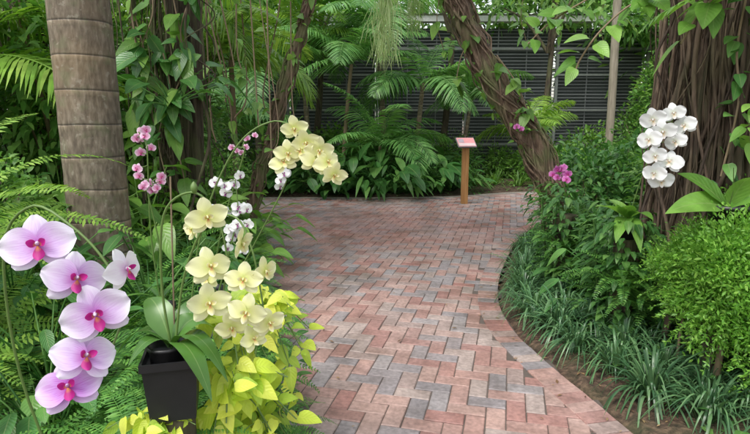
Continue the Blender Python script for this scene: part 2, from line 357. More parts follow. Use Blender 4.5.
def philo_mesh(name,mat,n=42,stem=(.4,.95),ls=(.25,.4),asp=.55,prof=P_ovate,spread=.9):
    b=MB()
    for i in range(n):
        az=i*2.4+U(-.3,.3); e=U(.5,1.5); L=U(*stem); s=np.linspace(0,1,6)[:,None]
        d=np.array([math.cos(e)*math.cos(az),math.cos(e)*math.sin(az),math.sin(e)])
        pts=d*L*s+np.array([math.cos(az),math.sin(az),-.3])*spread*.25*s**2
        tube(b,pts,np.linspace(.008,.004,6),5,0)
        ld=np.array([math.cos(az),math.sin(az),U(-.5,.5)]); l=U(*ls)
        leaves(b,pts[-1][None],ld[None],np.array([[U(-.4,.4),U(-.4,.4),1]]),l,l*asp,U(.2,.6),prof,7,.2)
    return b.mesh(name,mat)
philo=[philo_mesh("philo",M_broad) for _ in range(2)]
philoS=[philo_mesh("philoS",M_broad,50,(.3,.8),(.12,.22),.5) for _ in range(2)]
philoL=[philo_mesh("philoL",M_light,44,(.3,.8),(.14,.26),.6,P_heart) for _ in range(2)]
spathi=philo_mesh("spathi",M_broad,60,(.3,.8),(.25,.38),.28,P_lance)
def bush_pts(n,R,lump=.25,shell=.55):
    v=nrmz(rng.normal(0,1,(n,3))); f=np.array([[3.1,1.7,2.3],[1.1,4.2,2.9],[5.1,2.2,1.3]])
    l=1+lump*(np.sin(v@f[0]*1.7)+np.sin(v@f[1]*1.3+1)+np.sin(v@f[2]*1.9+2))/1.6
    r=shell+(1-shell)*rng.random(n)**.6
    return v*(l*r)[:,None]*np.asarray(R),v
def bush_mesh(name,mat,n,R,size,asp,prof=P_ovate,K=3,lump=.25,twig=True,shell=.5,up=.3,mid=True,dr=.35,jit=.55):
    b=MB(); p,v=bush_pts(n,R,lump,shell); p[:,2]+=R[2]*1.0
    d=v+rng.normal(0,jit,(n,3)); d[:,2]+=up*.5
    nn=np.stack([U(-.5,.5,n),U(-.5,.5,n),np.ones(n)],1)+v*.6
    l=U(size[0],size[1],n); leaves(b,p,d,nn,l,l*asp,dr,prof,K,.2,mid)
    if twig:
        for i in range(14):
            q=p[rng.integers(n)]*np.array([.8,.8,.9]); s=np.linspace(0,1,6)[:,None]
            tube(b,np.array([U(-.05,.05),U(-.05,.05),0])*(1-s)+q*s+np.sin(s*5)*.02,np.linspace(.02,.006,6)*R[2],5,1)
    return b.mesh(name,[mat,M_brownstem])
shrub=[bush_mesh("shrubA",M_broad,1900,(.75,.75,.8),(.09,.18),.45),bush_mesh("shrubB",M_far,2600,(.8,.8,.9),(.07,.14),.4),bush_mesh("shrubC",M_light,1700,(.7,.7,.75),(.09,.18),.5)]
tall=[bush_mesh("tallA",M_broad,3200,(.9,.9,1.7),(.12,.26),.35,P_lance),bush_mesh("tallB",M_far,3600,(.9,.9,1.7),(.10,.22),.35,P_lance),bush_mesh("tallC",M_light,2600,(.9,.9,1.6),(.12,.26),.4)]
def palm(loc,h,nf,L,ll,lw,label,r=.07,lean=(0,0),elr=(.1,1.35),arch=1.5,mat=None,group="feathery palms in the garden"):
    R=root("palm_tree",loc,label,"palm",group); b=MB(); s=np.linspace(0,1,40)
    pts=np.stack([lean[0]*s**1.5,lean[1]*s**1.5,h*s],1)
    tube(b,pts,r*(1.15-.35*s),14,disp=lambda th,t:.05*np.sign(np.sin(t*h*60)))
    obj("trunk",b.mesh("trunk",M_brownstem if r<.05 else M_ptrunk),R)
    b=MB(); top=pts[-1]
    for i in range(nf):
        frond(b,top,i*2.4+U(-.3,.3),U(*elr),L*U(.8,1.1),46,ll,lw,arch*U(.7,1.2),.45,.15,.5,3,.012,U(-.5,.5))
    obj("crown",b.mesh("crown",mat or M_palm),R); return R
# ---------------------------------------------------------------- big ringed palm beside the orchids
R=root("palm_tree",(-1.93,3.75,hz(-1.93,3.75)-.03),"thick ringed grey brown palm trunk rising from fern bed","palm")
b=MB(); s=np.linspace(0,1,420); h=8.5
rr=.192+.02*np.exp(-s*h/.3)-.008*s+.006*np.abs(((s*h/.22)%1)-.5)
tube(b,np.stack([-.02*np.sin(s*4),0*s,h*s],1),rr,48,disp=lambda th,t:.012*np.sin(th*3+t*9)+.01*np.sin(th*7-t*23))
obj("trunk",b.mesh("trunk",M_ptrunk),R)
b=MB()
for i in range(11): frond(b,(0,0,h),i*2.4,U(.1,1.3),2.6,60,.6,.05,1.6,.5,.15,.5,3,.03)
obj("crown",b.mesh("crown",M_palm),R)
# ---------------------------------------------------------------- fig trees with aerial roots
def fig(loc,r,h,nroots,rootspread,label,crown=6,mat=M_fig,rr=(.008,.035)):
    R=root("fig_tree",loc,label,"tree"); b=MB(); s=np.linspace(0,1,60)
    ph=U(0,6,6)
    def dsp(th,t): return .10*np.sin(th*5+ph[0]+t*3)+.07*np.sin(th*9+ph[1]-t*4)+.05*np.sin(th*17+ph[2]+t*7)+.03*np.sin(th*29+t*15)+.2*np.exp(-t*h/.4)*(.5+.5*np.sin(th*4+ph[3]))
    tube(b,np.stack([.1*np.sin(s*3),.05*np.sin(s*4),h*s],1),r*(1-.2*s),96,disp=dsp)
    obj("trunk",b.mesh("trunk",M_dark),R)
    b=MB()
    for i in range(nroots):
        a=U(0,2*pi); q=r*U(1.0,1.16) if rng.random()<.7 else r+U(.02,rootspread)
        top=U(2.4,h*.95); z0=0 if rng.random()<.75 else U(.4,1.6); M=34; t=np.linspace(0,1,M)
        wa=U(.02,.10); fx=U(3,16); aa=a+wa*np.sin(t*fx+U(0,6))/max(r,.2)+U(-.7,.7)*t*.6
        rad=q+.03*np.sin(t*fx*1.7+U(0,6))+(.12*np.exp(-(t*top+z0)/.3)*U(0,1))
        rb=rr[0]+(rr[1]-rr[0])*rng.random()**2.6
        tube(b,np.stack([rad*np.cos(aa),rad*np.sin(aa),z0+(top-z0)*t],1),rb*(1+.3*np.sin(t*U(5,30))),5)
    obj("aerial_roots",b.mesh("aerial_roots",mat),R)["kind"]="stuff"
    b=MB()
    for k in range(crown):
        a=k*2.4; p,v=bush_pts(350,(1.1,1.1,.6)); n=len(p); p+=np.array([math.cos(a)*1.2,math.sin(a)*1.2,h+U(-.2,.8)])
        l=U(.12,.2,n); leaves(b,p,v+rng.normal(0,.5,(n,3)),(0,0,1.),l,l*.45,.3,P_ovate,3)
    obj("crown",b.mesh("crown",M_far),R)
    return R
fig((2.62,3.5,0),.55,7.5,1100,.26,"massive fig trunk wrapped in dense brown hanging roots",rr=(.003,.019))
fig((-1.85,5.2,.35),.15,6.5,100,.38,"dark tree trunk draped with hanging roots",4,M_dark,rr=(.003,.012))
fig((-4.3,6.8,.35),.2,7,50,.3,"dark garden tree with thin aerial roots",4,M_dark,rr=(.005,.016))
# ---------------------------------------------------------------- leaning arch trunks
def leaner(loc,pts,r,label,nv=9,leafn=70,vr=(.006,.022),tp=.25):
    R=root("leaning_tree",loc,label,"tree"); P=cr(pts,110)-np.array(loc); b=MB(); s=np.linspace(0,1,110)
    tube(b,P,r*(1.12-tp*s),32,disp=lambda th,t:.16*np.sin(th*4+t*20)+.11*np.sin(th*9-t*37)+.09*np.sin(t*60+th)+.07*np.sin(th*13+t*110))
    T=nrmz(np.gradient(P,axis=0)); u=nrmz(np.cross(T,[0,1,0])); w=np.cross(T,u)
    for i in range(nv):
        a=U(0,6.3)+s*U(2,14)*(1 if i%2 else -1)
        q=P+(u*np.cos(a)[:,None]+w*np.sin(a)[:,None])*(r*(1.12-tp*s)*U(1.0,1.45)+.018*np.sin(s*U(20,60)+i)+.012*np.sin(s*U(60,110)))[:,None]
        tube(b,q,U(*vr),6)
    obj("trunk",b.mesh("trunk",M_bark),R)
    b=MB(); k=rng.integers(8,110,leafn); n=leafn; base=P[k]+rng.normal(0,r*.9,(n,3)); l=U(.04,.13,n)
    leaves(b,base,rng.normal(0,1,(n,3))+np.array([0,-.6,-.2]),rng.normal(0,.5,(n,3))+np.array([0,-.3,1]),l,l*.6,.3,P_heart,4)
    obj("crown",b.mesh("crown",M_light),R)
leaner((2.02,5.6,.05),[(2.02,5.6,0),(1.94,5.85,.65),(1.72,6.0,1.29),(1.40,6.1,1.76),(1.12,6.25,2.32),(.86,6.4,2.95),(.45,6.6,3.8),(.15,6.8,5)],.105,"leaning brown trunk with twisting vines over brick path",30,190,(.004,.016),.10)
leaner((-1.45,6.0,.2),[(-1.45,6.0,.15),(-1.31,6.0,.8),(-1.15,6.0,1.3),(-.98,6.0,1.84),(-.8,6.05,2.4),(-.66,6.1,2.85),(-.4,6.2,3.7),(-.2,6.4,4.8)],.05,"slender leaning brown trunk wrapped in vines",16,110,(.004,.011))
# ---------------------------------------------------------------- shade house
Y=14.6
M_galv=flat_mat("galvanised_post",(.26,.275,.26),.6,.2); M_white=flat_mat("white_beam",(.75,.76,.75),.5); M_slat=flat_mat("grey_slat",(.19,.20,.205),.6); M_inner=flat_mat("grey_shade_cloth",(.07,.08,.078),.9,var=.7,sc=.9)
R=root("shade_house",(-5,Y,0),"grey slatted shade house with pale roof beam","building")
og=(-5,Y,0)
def part(name,b,mat,smooth=False): return obj(name,b.mesh(name,mat,smooth,og),R)
pw=2.35
for i in range(9):
    b=MB(); x=-7+i*pw; box(b,x-.035,x+.035,Y-.035,Y+.035,0,4.0); part("post",b,M_galv)
for i in range(8):
    x0=-7+i*pw+.05; x1=x0+pw-.1; b=MB()
    for z in np.arange(.25,3.9,.085):
        a=U(.006,.016); box(b,x0,x1,Y-.006,Y+.006,z-a,z+a)
    for x in (x0+.75,x0+1.5): box(b,x-.012,x+.012,Y+.009,Y+.03,.2,3.9)
    part("slat_panel",b,M_slat)
    b=MB(); box(b,x0,x1,Y+.2,Y+.22,.0,3.9); part("shade_cloth",b,M_inner)
b=MB(); 
for z in (.12,.9,1.8,2.7,3.35): box(b,-7.1,12,Y-.085,Y-.05,z-.025,z+.025)
part("rail",b,M_galv)
b=MB(); box(b,-7.2,12,Y-.25,Y+.05,4.0,4.14); part("roof_beam",b,M_white)
b=MB()
for i in range(90):
    x=-7.2+i*.214
    b.add([(x,Y-.3,4.16),(x+.107,Y-.3,4.2),(x+.107,Y+5,5.0),(x,Y+5,4.96)],[(0,1,2,3)]); b.add([(x+.107,Y-.3,4.2),(x+.214,Y-.3,4.16),(x+.214,Y+5,4.96),(x+.107,Y+5,5.0)],[(0,1,2,3)])
part("roof",b,M_white)
# ---------------------------------------------------------------- far wood
b=MB()
def clumps(n_,X,Yr,Z,Rr,ls,cnt=420):
    for k in range(n_):
        c=np.array([U(*X),U(*Yr),U(*Z)]); n=cnt; p,v=bush_pts(n,Rr,.4); l=U(ls[0],ls[1],n)
        leaves(b,p+c,v+rng.normal(0,.5,(n,3)),rng.normal(0,.4,(n,3))+np.array([0,0,1]),l,l*.45,.3,P_ovate,2,mid=False)
clumps(52,(-22,26),(20,27),(1,9),(2.2,1.6,1.7),(.25,.5))
clumps(14,(2,14),(20.5,22),(4.5,7.5),(2.0,1.2,1.4),(.22,.42))
clumps(22,(-14,-6.5),(9,17),(.8,6),(1.5,1.2,1.2),(.15,.35))
clumps(24,(8,16),(9,18),(.8,6),(1.6,1.2,1.2),(.15,.35))
o=obj("wood_backdrop",b.mesh("wood_backdrop",M_far)); o["kind"]="stuff"; o["label"]="mixed green trees behind the shade house"; o["category"]="trees"
def broadtree(x,y,h,cr_,label,nc=7,cnt=420):
    R=root("garden_tree",(x,y,0),label,"tree","trees around the shade house"); b=MB(); s=np.linspace(0,1,24)
    tube(b,np.stack([.3*np.sin(s*2),.1*np.sin(s*3),h*s],1),.08*(1.2-.6*s),12); L=[]
    for k in range(nc):
        a=k*2.4; e=np.array([math.cos(a)*cr_,math.sin(a)*cr_*.7,h+U(-.4,.9)]); st=np.array([.2,.05,h*.7]); L.append(e); tube(b,cr([st,(st+e)/2+[0,0,.2],e],10),np.linspace(.05,.015,10),7)
    obj("trunk",b.mesh("trunk",M_dark),R); b=MB()
    for e in L+[np.array([0.2,0,h+.8])]:
        n=cnt; p,v=bush_pts(n,(.85,.8,.5),.45,.3); l=U(.12,.24,n); leaves(b,p+e,v+rng.normal(0,.6,(n,3)),rng.normal(0,.4,(n,3))+np.array([0,0,1]),l,l*.42,.5,P_lance,3,mid=False)
    obj("crown",b.mesh("crown",M_far),R)
broadtree(7.2,13.3,4.0,1.4,"leafy tree beside slatted wall")
broadtree(-4.6,13.0,4.0,1.4,"leafy tree beyond the path bend")
broadtree(-1.6,13.6,4.7,1.1,"leafy tree above feathery palms",5)
broadtree(1.6,13.7,5.2,.8,"slim leafy tree above feathery palms",4)
broadtree(4.0,13.6,4.5,1.1,"sparse leafy tree in front of slatted wall",4,150)
# ---------------------------------------------------------------- palms
palm((.86,11.7,.1),2.2,13,1.8,.45,.035,"young palm with thin trunk before the shade house",.055,(.15,0))
palm((.25,12.4,.1),3.5,15,2.3,.6,.04,"taller palm with arching feathery fronds",.06,(-.25,0))
palm((-.7,11.8,.1),2.6,14,2.0,.5,.035,"leafy palm above dark shrubs",.045,(.2,.1))
palm((-1.5,12.6,.1),3.3,15,2.1,.5,.035,"tall feathery palm among shrubs",.06,(-.2,0),mat=M_fernY)
palm((.1,11.5,.1),.9,13,1.7,.45,.04,"low feather palm with wide fronds",.04,mat=M_palm)
palm((-2.6,12.2,.1),2.4,15,2.2,.55,.04,"spreading feather palm in shady bed",.07)
palm((-3.2,10.8,.2),1.2,16,2.3,.5,.04,"low bushy palm by the path bend",.06)
palm((2.1,13.2,.1),1.9,12,1.6,.42,.035,"small palm against the slatted wall",.05,(.2,0))
palm((3.6,13.0,.1),1.1,10,1.4,.4,.035,"small palm against the slatted wall",.045,mat=M_fernY)
palm((-5.6,6.5,.4),2.0,16,2.2,.5,.04,"bushy palm in dense planting",.07,mat=M_fernY)
palm((-3.6,4.6,.4),1.5,16,1.7,.42,.035,"bright green palm behind ringed trunk",.05,mat=M_fernY)
palm((-2.9,6.8,.4),2.6,15,1.9,.5,.035,"feather palm in dense planting",.06,mat=M_fernY)
palm((-1.9,7.4,.4),1.9,13,1.5,.4,.035,"bright feather palm beside leaning trunk",.04,mat=M_fernY)
palm((4.9,6.6,.1),2.4,12,1.6,.5,.04,"feather palm beside fig trunk",.06)
# ---------------------------------------------------------------- shrubs and planting
def put(lst,name,pts,sc,label,cat,group,tilt=.1,z=None):
    for (x,y) in pts:
        m=lst[rng.integers(len(lst))]; inst(m,name,(x,y,(hz(x,y)-.02) if z is None else z),U(0,6.3),float(U(*sc)),label,cat,group,(U(-tilt,tilt),U(-tilt,tilt)))
put(philo,"philodendron_plant",[(-1.9,11.1),(-1.1,10.95),(-.4,11.15),(.2,10.95),(1.25,11.2),(-.8,11.7),(.1,11.7),(1.0,11.8)],(.8,1.3),"dark glossy broad leaved plant edging brick path","plant","broad leaved plants along the far path edge")
put(philoS,"philodendron_plant",[(-1.5,10.9),(-.75,10.85),(.65,10.95),(1.6,11.2),(-2.3,11.0),(1.0,11.1)],(.8,1.1),"small leaved dark plant edging brick path","plant","small leaved plants along the far path edge")
put([spathi],"peace_lily_plant",[(-2.7,11.1),(-3.5,11.0),(-.1,10.85),(.45,10.8),(1.6,11.4)],(.8,1.1),"dark narrow leaved clump beside brick path","plant","narrow leaved clumps along the far path edge")
put(strapbig,"strap_leaf_plant",[(2.2,12.0),(2.7,12.1),(3.2,12.0),(3.7,12.1),(4.3,12.0),(1.9,11.8),(5,12)],(.7,.9),"bright green strap leaved clump near slatted wall","plant","strap leaved clumps")
put(shrub[1:],"shrub",[(-4.3,11.4),(-5.4,11.2),(-6.4,11.5),(5.3,13.0),(6.3,12.6),(-2.2,13.2),(-3.4,13.2),(.3,13.4),(-.9,13.4)],(.7,1.1),"leafy green shrub near shade house","shrub","shrubs by the shade house")
put(shrub[1:],"shrub",[(3.0,13.3),(4.2,13.4),(2.2,13.4),(1.5,13.4),(3.6,12.9),(4.7,13.2)],(.5,.7),"low leafy shrub near shade house","shrub","shrubs by the shade house")
put(tall,"tall_shrub",[(-3.3,5.9),(-4.6,5.2),(-3.4,7.1),(-2.6,7.3),(-5.8,7.5),(-6.2,5.5),(-4.9,12.4),(-6.8,11.8),(6.8,12.8),(-5.2,4.2)],(.75,1.05),"tall leafy shrub in dense planting","shrub","tall shrubs in the planting")
put(philoL,"philodendron_plant",[(-2.6,4.3),(-2.9,5.0),(-2.2,6.1),(-1.75,5.9),(-3.7,3.9),(-1.9,6.9),(-1.9,4.4),(-2.3,5.2),(-1.5,4.7),(-1.55,5.4)],(.85,1.15),"light green heart leaved plant in dense bed","plant","heart leaved plants in the bed")
put(philoS,"philodendron_plant",[(-2.4,5.6),(-3.2,4.4),(-2.0,5.9),(-4.1,4.6),(-1.4,4.0),(-1.9,2.75),(-1.35,3.1),(-2.2,3.0)],(.75,1.0),"dark broad leaved plant in dense bed","plant","dark broad leaved plants in the bed")
put(shrub[1:],"shrub",[(-2.4,3.3),(-3.0,3.6),(-2.9,2.9),(-1.95,6.6),(-1.7,5.1)],(.5,.65),"leafy shrub beside ringed palm","shrub","shrubs beside the palm")
fp=[(-1.02,3.0),(-1.15,3.7),(-1.25,4.3),(-1.45,4.9),(-1.65,5.5),(-1.85,6.2),(-1.5,3.3),(-1.35,2.7),(-1.05,2.45),(-1.6,4.1),(-1.9,4.9),(-.95,2.2),(-1.95,2.9),(-2.1,7.0),(-.96,3.35),(-1.1,3.9),(-1.22,4.45),(-1.38,5.1),(-1.5,5.7),(-1.65,6.3),(-1.85,6.9)]
put(fern,"fern",fp,(.78,.98),"arching green fern at brick path edge","fern","green ferns in the bed",.2)
put(fern,"fern",[(-.78,2.95),(-.84,3.30),(-.93,3.7),(-1.02,4.1),(-1.12,4.5),(-1.25,4.95),(-1.35,5.35),(-.70,2.62),(-.62,2.3)],(.45,.56),"small green fern overhanging the kerb","fern","green ferns in the bed",.2)
put(fern,"fern",[(-1.0,1.35),(-1.3,1.7),(-.78,1.8),(-1.1,2.0),(-.70,1.95),(-.85,1.5),(-1.5,1.35),(-.68,1.60),(-1.5,2.2),(-.76,1.22),(-.70,1.38),(-.9,1.15),(-1.15,1.45)],(.66,.86),"deep green fern below potted orchids","fern","green ferns in the bed",.25)
put(fernY,"fern",[(-1.7,1.9),(-2.1,2.4),(-1.8,2.3),(-2.4,2.8),(-2.6,3.3),(-2.3,2.0),(-3.0,3.9),(-2.9,3.0),(-3.4,3.4)],(.8,1.1),"yellow green fern in dense bed","fern","yellow green ferns",.2)
inst(fernbig,"fern",(-2.0,2.2,.78),1.4,1.1,"large sword fern with long arching fronds","fern","yellow green ferns")
put([brom],"bromeliad",[(-2.7,3.7),(-3.2,4.2),(-2.35,3.6),(-3.5,3.0)],(1.0,1.4),"yellow green bromeliad rosette","bromeliad","bromeliads in the bed")
put(philoS,"philodendron_plant",[(-1.15,1.75),(-1.35,2.1)],(.62,.7),"dark broad leaved plant among ferns","plant","dark broad leaved plants in the bed")
# right bed
ey=right_e[:,1]; ex=right_e[:,0]
pts=[]
for y in np.arange(2.5,6.4,.24):
    x0=float(np.interp(y,ey,ex))
    for k in range(5):
        off=.24+k*.23+U(-.06,.06)+(.14 if y<3.1 else 0)
        if x0+off>2.35: continue
        pts.append((x0+off,float(y+U(-.08,.08))))
pts+=[(1.85,2.2),(2.05,2.3)]
put(mondo,"mondo_grass",pts,(.68,.95),"dark green arching strap leaved grass clump edging path","grass clump","mondo grass clumps edging the path",.2)
put(fern,"fern",[(1.95,3.95),(2.2,4.7),(1.95,3.65),(2.4,5.3),(1.78,4.25),(2.3,6.0),(1.95,4.95)],(.85,1.1),"arching green fern beneath fig trunk","fern","green ferns below the fig",.2)
put(philoS,"philodendron_plant",[(2.15,5.2),(2.75,6.2),(3.2,7.0),(2.05,4.5),(1.9,3.9)],(.7,.9),"dark broad leaved plant by fig roots","plant","dark broad leaved plants by the fig")
put(shrub,"shrub",[(3.1,6.7),(3.6,7.4),(3.3,5.6),(4.4,7.7),(5.3,8.0),(2.6,6.4)],(.6,.8),"leafy green shrub behind mondo grass","shrub","shrubs behind the grass")
put([shrub[2]],"shrub",[(4.3,12.2),(4.9,12.3),(5.7,12.3)],(.5,.6),"bright green rounded shrub across the path","shrub","rounded shrubs across the path")
A_=np.array
def fluffy(seed):
    b=MB()
    for i in range(34):
        v=nrmz(rng.normal(0,1,(1,3)))[0]; c=v*A_([.26,.26,.30])*U(.35,1.1)
        n=700; w=nrmz(rng.normal(0,1,(n,3))); rr_=U(.07,.12)*(1+.3*rng.normal(0,1,n)); q=c+w*np.abs(rr_)[:,None]+[0,0,.36]
        l=U(.014,.034,n); leaves(b,q,w*.6+v*.5+rng.normal(0,.7,(n,3))+[0,0,.25],rng.normal(0,1,(n,3)),l,l*.42,.1,P_ovate,2,mid=False)
    for i in range(70):
        v=nrmz(rng.normal(0,1,(1,3)))[0]; L=U(.32,.46); s=np.linspace(.4,1,16)[:,None]; P=v*L*s+A_([0,0,.36])+A_([0,0,-.05])*s**2
        tube(b,P,.0012,3,0); n=60; k=rng.integers(0,16,n); l=U(.012,.028,n); leaves(b,P[k],rng.normal(0,1,(n,3))+v,rng.normal(0,1,(n,3)),l,l*.4,.1,P_ovate,2,mid=False)
    return b.mesh("fluffy_bush",M_bush)
fb=[fluffy(0),fluffy(1)]
for i,(x,y,z,s,lb) in enumerate([(1.86,2.68,.36,.98,"bright green feathery bush on thin stem"),(2.20,2.52,.26,1.15,"rounded bright green feathery bush"),(2.02,2.40,.16,.85,"small bright green feathery bush"),(2.10,2.90,.48,.95,"bright green feathery bush under dangling roots"),(1.80,2.95,.46,.7,"small bright green feathery bush by fig roots")]):
    R=root("garden_bush",(x,y,hz(x,y)),lb,"bush","bright feathery bushes")
    o=obj("crown",fb[i%2],R); o.location=(0,0,z-.12); o.scale=(s,s,s*1.0); o.rotation_euler=(0,0,U(0,6))
    b=MB(); s_=np.linspace(0,1,12); tube(b,np.stack([-.05+.05*s_,.02*np.sin(s_*4),-.03+(z+.3)*s_],1),(.018 if i==0 else .008)*(1.1-.3*s_),10); obj("trunk",b.mesh("trunk",M_brownstem),R)
# ---------------------------------------------------------------- ground cover + litter
n=17000; x=U(-7,7,n);y=U(.2,13.5,n); dd=edist(x,y); ok=(~inside(x,y))&(dd>.1)&~((x>.5)&(x<2.1)&(y<4)&(dd<.3)); x=x[ok];y=y[ok]; n=len(x); z=ground_h(x,y)+U(0,.12,n)
b=MB(); a=U(0,6.3,n); l=U(.04,.11,n); leaves(b,np.stack([x,y,z],1),np.stack([np.cos(a),np.sin(a),U(-.1,.9,n)],1),(0,0,1.),l,l*.5,.4,P_ovate,2,mid=False)
o=obj("ground_cover",b.mesh("ground_cover",M_broad)); o["kind"]="stuff"; o["label"]="low leafy ground cover in planting beds"; o["category"]="ground cover"
n=13000; x=U(-3,5,n);y=U(.5,9,n); ok=(~inside(x,y))&(edist(x,y)>.07); x=x[ok];y=y[ok]; n=len(x); ne=190
e0=right_e[rng.integers(20,110,70),:2]; x=np.concatenate([x,U(-1,2,ne-70),e0[:,0]-U(.0,.18,70)]); y=np.concatenate([y,U(2,10,ne-70),e0[:,1]]); n2=len(x); z=ground_h(x,y)+.008; z[n:]=.042; z[:n]=np.maximum(z[:n],.02)
k=np.ones(n2,bool); k[n:]=inside(x[n:],y[n:])
x,y,z=x[k],y[k],z[k]; n2=len(x); a=U(0,6.3,n2); l=U(.012,.045,n2)
b=MB(); leaves(b,np.stack([x,y,z],1),np.stack([np.cos(a),np.sin(a),U(0,.25,n2)],1),np.stack([U(-.4,.4,n2),U(-.4,.4,n2),np.ones(n2)],1),l,l*U(.2,.5,n2),.2,P_lance,2,mid=False)
o=obj("leaf_litter",b.mesh("leaf_litter",M_dry)); o["kind"]="stuff"; o["label"]="dry brown leaves and bark chips"; o["category"]="leaf litter"
# ---------------------------------------------------------------- sign on wooden post
M_post=bark_mat("orange_wood",(.32,.15,.05),(.45,.23,.08),(.55,.31,.13),stretch=(14,14,1),sc=3,bs=.3)
M_pink=flat_mat("pink_sign_face",(.72,.30,.30),.4,var=.12); M_pale2=flat_mat("pale_sign_face",(.70,.55,.54),.4,var=.1); M_blue=flat_mat("muted_sign_picture",(.42,.34,.38),.4)
x,y=1.62,9.75
R=root("garden_sign",(x,y,.03),"small tilted pink sign on square wooden post","sign")
b=MB(); rings(b,0,0,[(.001,0),(.08,0),(.08,1.02),(.073,1.03),(.001,1.03)],4,pi/4); obj("post",b.mesh("post",M_post,False),R)
b=MB(); box(b,-.17,.17,-.12,.12,-.012,.012); o=obj("sign_board",b.mesh("sign_board",M_slat,False),R); o.location=(0,-.03,1.10); o.rotation_euler=(math.radians(40),0,math.radians(12))
b2=MB(); box(b2,-.16,.16,-.11,.11,.013,.016,0); f=obj("sign_face",b2.mesh("sign_face",M_pink,False),o)
b2=MB(); box(b2,-.15,.15,-.10,-.03,.0175,.0185,0); obj("pale_band",b2.mesh("pale_band",M_pale2,False),o)
b2=MB(); box(b2,-.14,-.04,-.015,.08,.0175,.0185,0); obj("picture_patch",b2.mesh("picture_patch",M_blue,False),o)
M_pole=bark_mat("weathered_pole",(.20,.17,.13),(.30,.27,.20),(.38,.34,.27),sc=3,bs=.4)
R=root("bamboo_pole",(5.2,12.2,0),"pale weathered pole standing before slatted wall","pole")
b=MB(); s=np.linspace(0,1,60); tube(b,np.stack([.02*np.sin(s*5),0*s,4.6*s],1),.085*(1+.06*np.exp(-((s*11)%1-.5)**2/.004)),12); obj("shaft",b.mesh("shaft",M_pole),R)
# ---------------------------------------------------------------- orchids
def petal(b,ang,L,W,a=1.,p=.6,cup=.2,z0=0,bend=0,nu=6,nv=9,mat=0,off=0,rip=.02,ph=0):
    v=np.linspace(0,1,nv+1)[:,None]; u=np.linspace(-1,1,nu+1)[None]
    hw=W/2*np.sin(pi*np.clip(v,.03,.975)**a)**p; al=np.array([math.cos(ang),math.sin(ang)]); pe=np.array([-al[1],al[0]])
    r=off+L*v+0*u; X=al[0]*r+pe[0]*hw*u; Yy=al[1]*r+pe[1]*hw*u
    Z=z0+bend*L*v**2-cup*hw*u**2+rip*L*np.sin(u*4+v*7+ang*3+ph)*v
    idx=np.arange((nv+1)*(nu+1)).reshape(nv+1,nu+1)
    b.add(np.stack([X,Yy,Z],-1),np.stack([idx[:-1,:-1],idx[1:,:-1],idx[1:,1:],idx[:-1,1:]],-1),np.stack([u*.5+.5+0*v,v+0*u],-1),mat)
def phal(name,mp,ml,pw=.60,sw=.36,bend=-.10,ph=0,p=.5):
    b=MB(); petal(b,math.radians(90+4*math.sin(ph)),.47,sw,1.1,.6,.15,-.015,bend,ph=ph); petal(b,math.radians(218),.46,sw*.95,1.0,.6,.15,-.015,bend,ph=ph); petal(b,math.radians(322),.46,sw*.95,1.0,.6,.15,-.015,bend*.8,ph=ph)
    petal(b,math.radians(10+5*math.sin(ph*2)),.52,pw,1.0,p,-.12,.015,bend,off=-.02,nu=10,nv=12,rip=.04,ph=ph); petal(b,math.radians(170+5*math.cos(ph*3)),.52,pw,1.0,p,-.12,.015,bend*1.5,off=-.02,nu=10,nv=12,rip=.04,ph=ph+1)
    pm=b.mesh(name+"_petals",mp)
    b=MB(); petal(b,math.radians(270),.22,.16,1.3,.6,.5,.08,.35,rip=0,off=.02); petal(b,math.radians(20),.12,.12,1.,.6,-.5,.05,1.0,rip=0,off=.01); petal(b,math.radians(160),.12,.12,1.,.6,-.5,.05,1.0,rip=0,off=.01)
    t=np.linspace(0,1,7); tube(b,np.stack([0*t,.03-.02*t,.01+.12*t],1),.035*np.sin(pi*np.clip(.35+.6*t,0,.97)),8,1)
    lm=b.mesh(name+"_lip",[ml,mp]); return pm,lm
Pk=petal_mat("lavender_petal",(.58,.12,.58),(.74,.52,.84),(.86,.80,.92),(.50,.18,.60),.6); Pk2=petal_mat("purple_flushed_petal",(.50,.05,.48),(.60,.28,.72),(.78,.62,.86),(.45,.06,.48),.85); Pk3=petal_mat("nearly_white_petal",(.74,.5,.76),(.87,.83,.9),(.92,.91,.93),(.7,.45,.72),.4)
PkL=petal_mat("magenta_lip",(.75,.35,.05),(.48,.01,.20),(.55,.02,.28),(.2,.0,.1),.5)
Ye=petal_mat("pale_yellow_petal",(.66,.74,.20),(.86,.86,.42),(.90,.89,.56),(.72,.76,.3),.35); YeL=petal_mat("yellow_lip",(.6,.12,.05),(.86,.78,.30),(.88,.85,.6),(.5,.1,.05),.5)
Wh=petal_mat("white_petal",(.76,.80,.62),(.87,.88,.87),(.9,.9,.91),(.78,.8,.76),.2); WhL=petal_mat("white_lip",(.6,.35,.1),(.85,.75,.6),(.85,.8,.8),(.6,.3,.3),.3)
Pu=petal_mat("purple_lip",(.3,.02,.2),(.18,.01,.14),(.4,.1,.35),(.1,.0,.1),.3)
Mg=petal_mat("magenta_petal",(.6,.08,.4),(.66,.12,.48),(.75,.28,.62),(.4,.02,.3),.4); Pp=petal_mat("soft_pink_petal",(.8,.35,.55),(.82,.35,.6),(.9,.7,.82),(.6,.1,.35),.4)
F_pk=[phal("lavender",Pk,PkL,.56,.36,-.08,0),phal("lavender",Pk,PkL,.54,.34,-.16,1.3,.6),phal("lavender",Pk2,PkL,.55,.36,-.22,2.6,.55),phal("pale",Pk3,PkL,.52,.34,-.2,.6,.6)]
F_ye=[phal("yellow",Ye,YeL,.44,.34,-.06,0,.6),phal("yellow",Ye,YeL,.46,.32,-.18,1.7,.65),phal("yellow",Ye,YeL,.42,.34,.12,3.1,.6)]
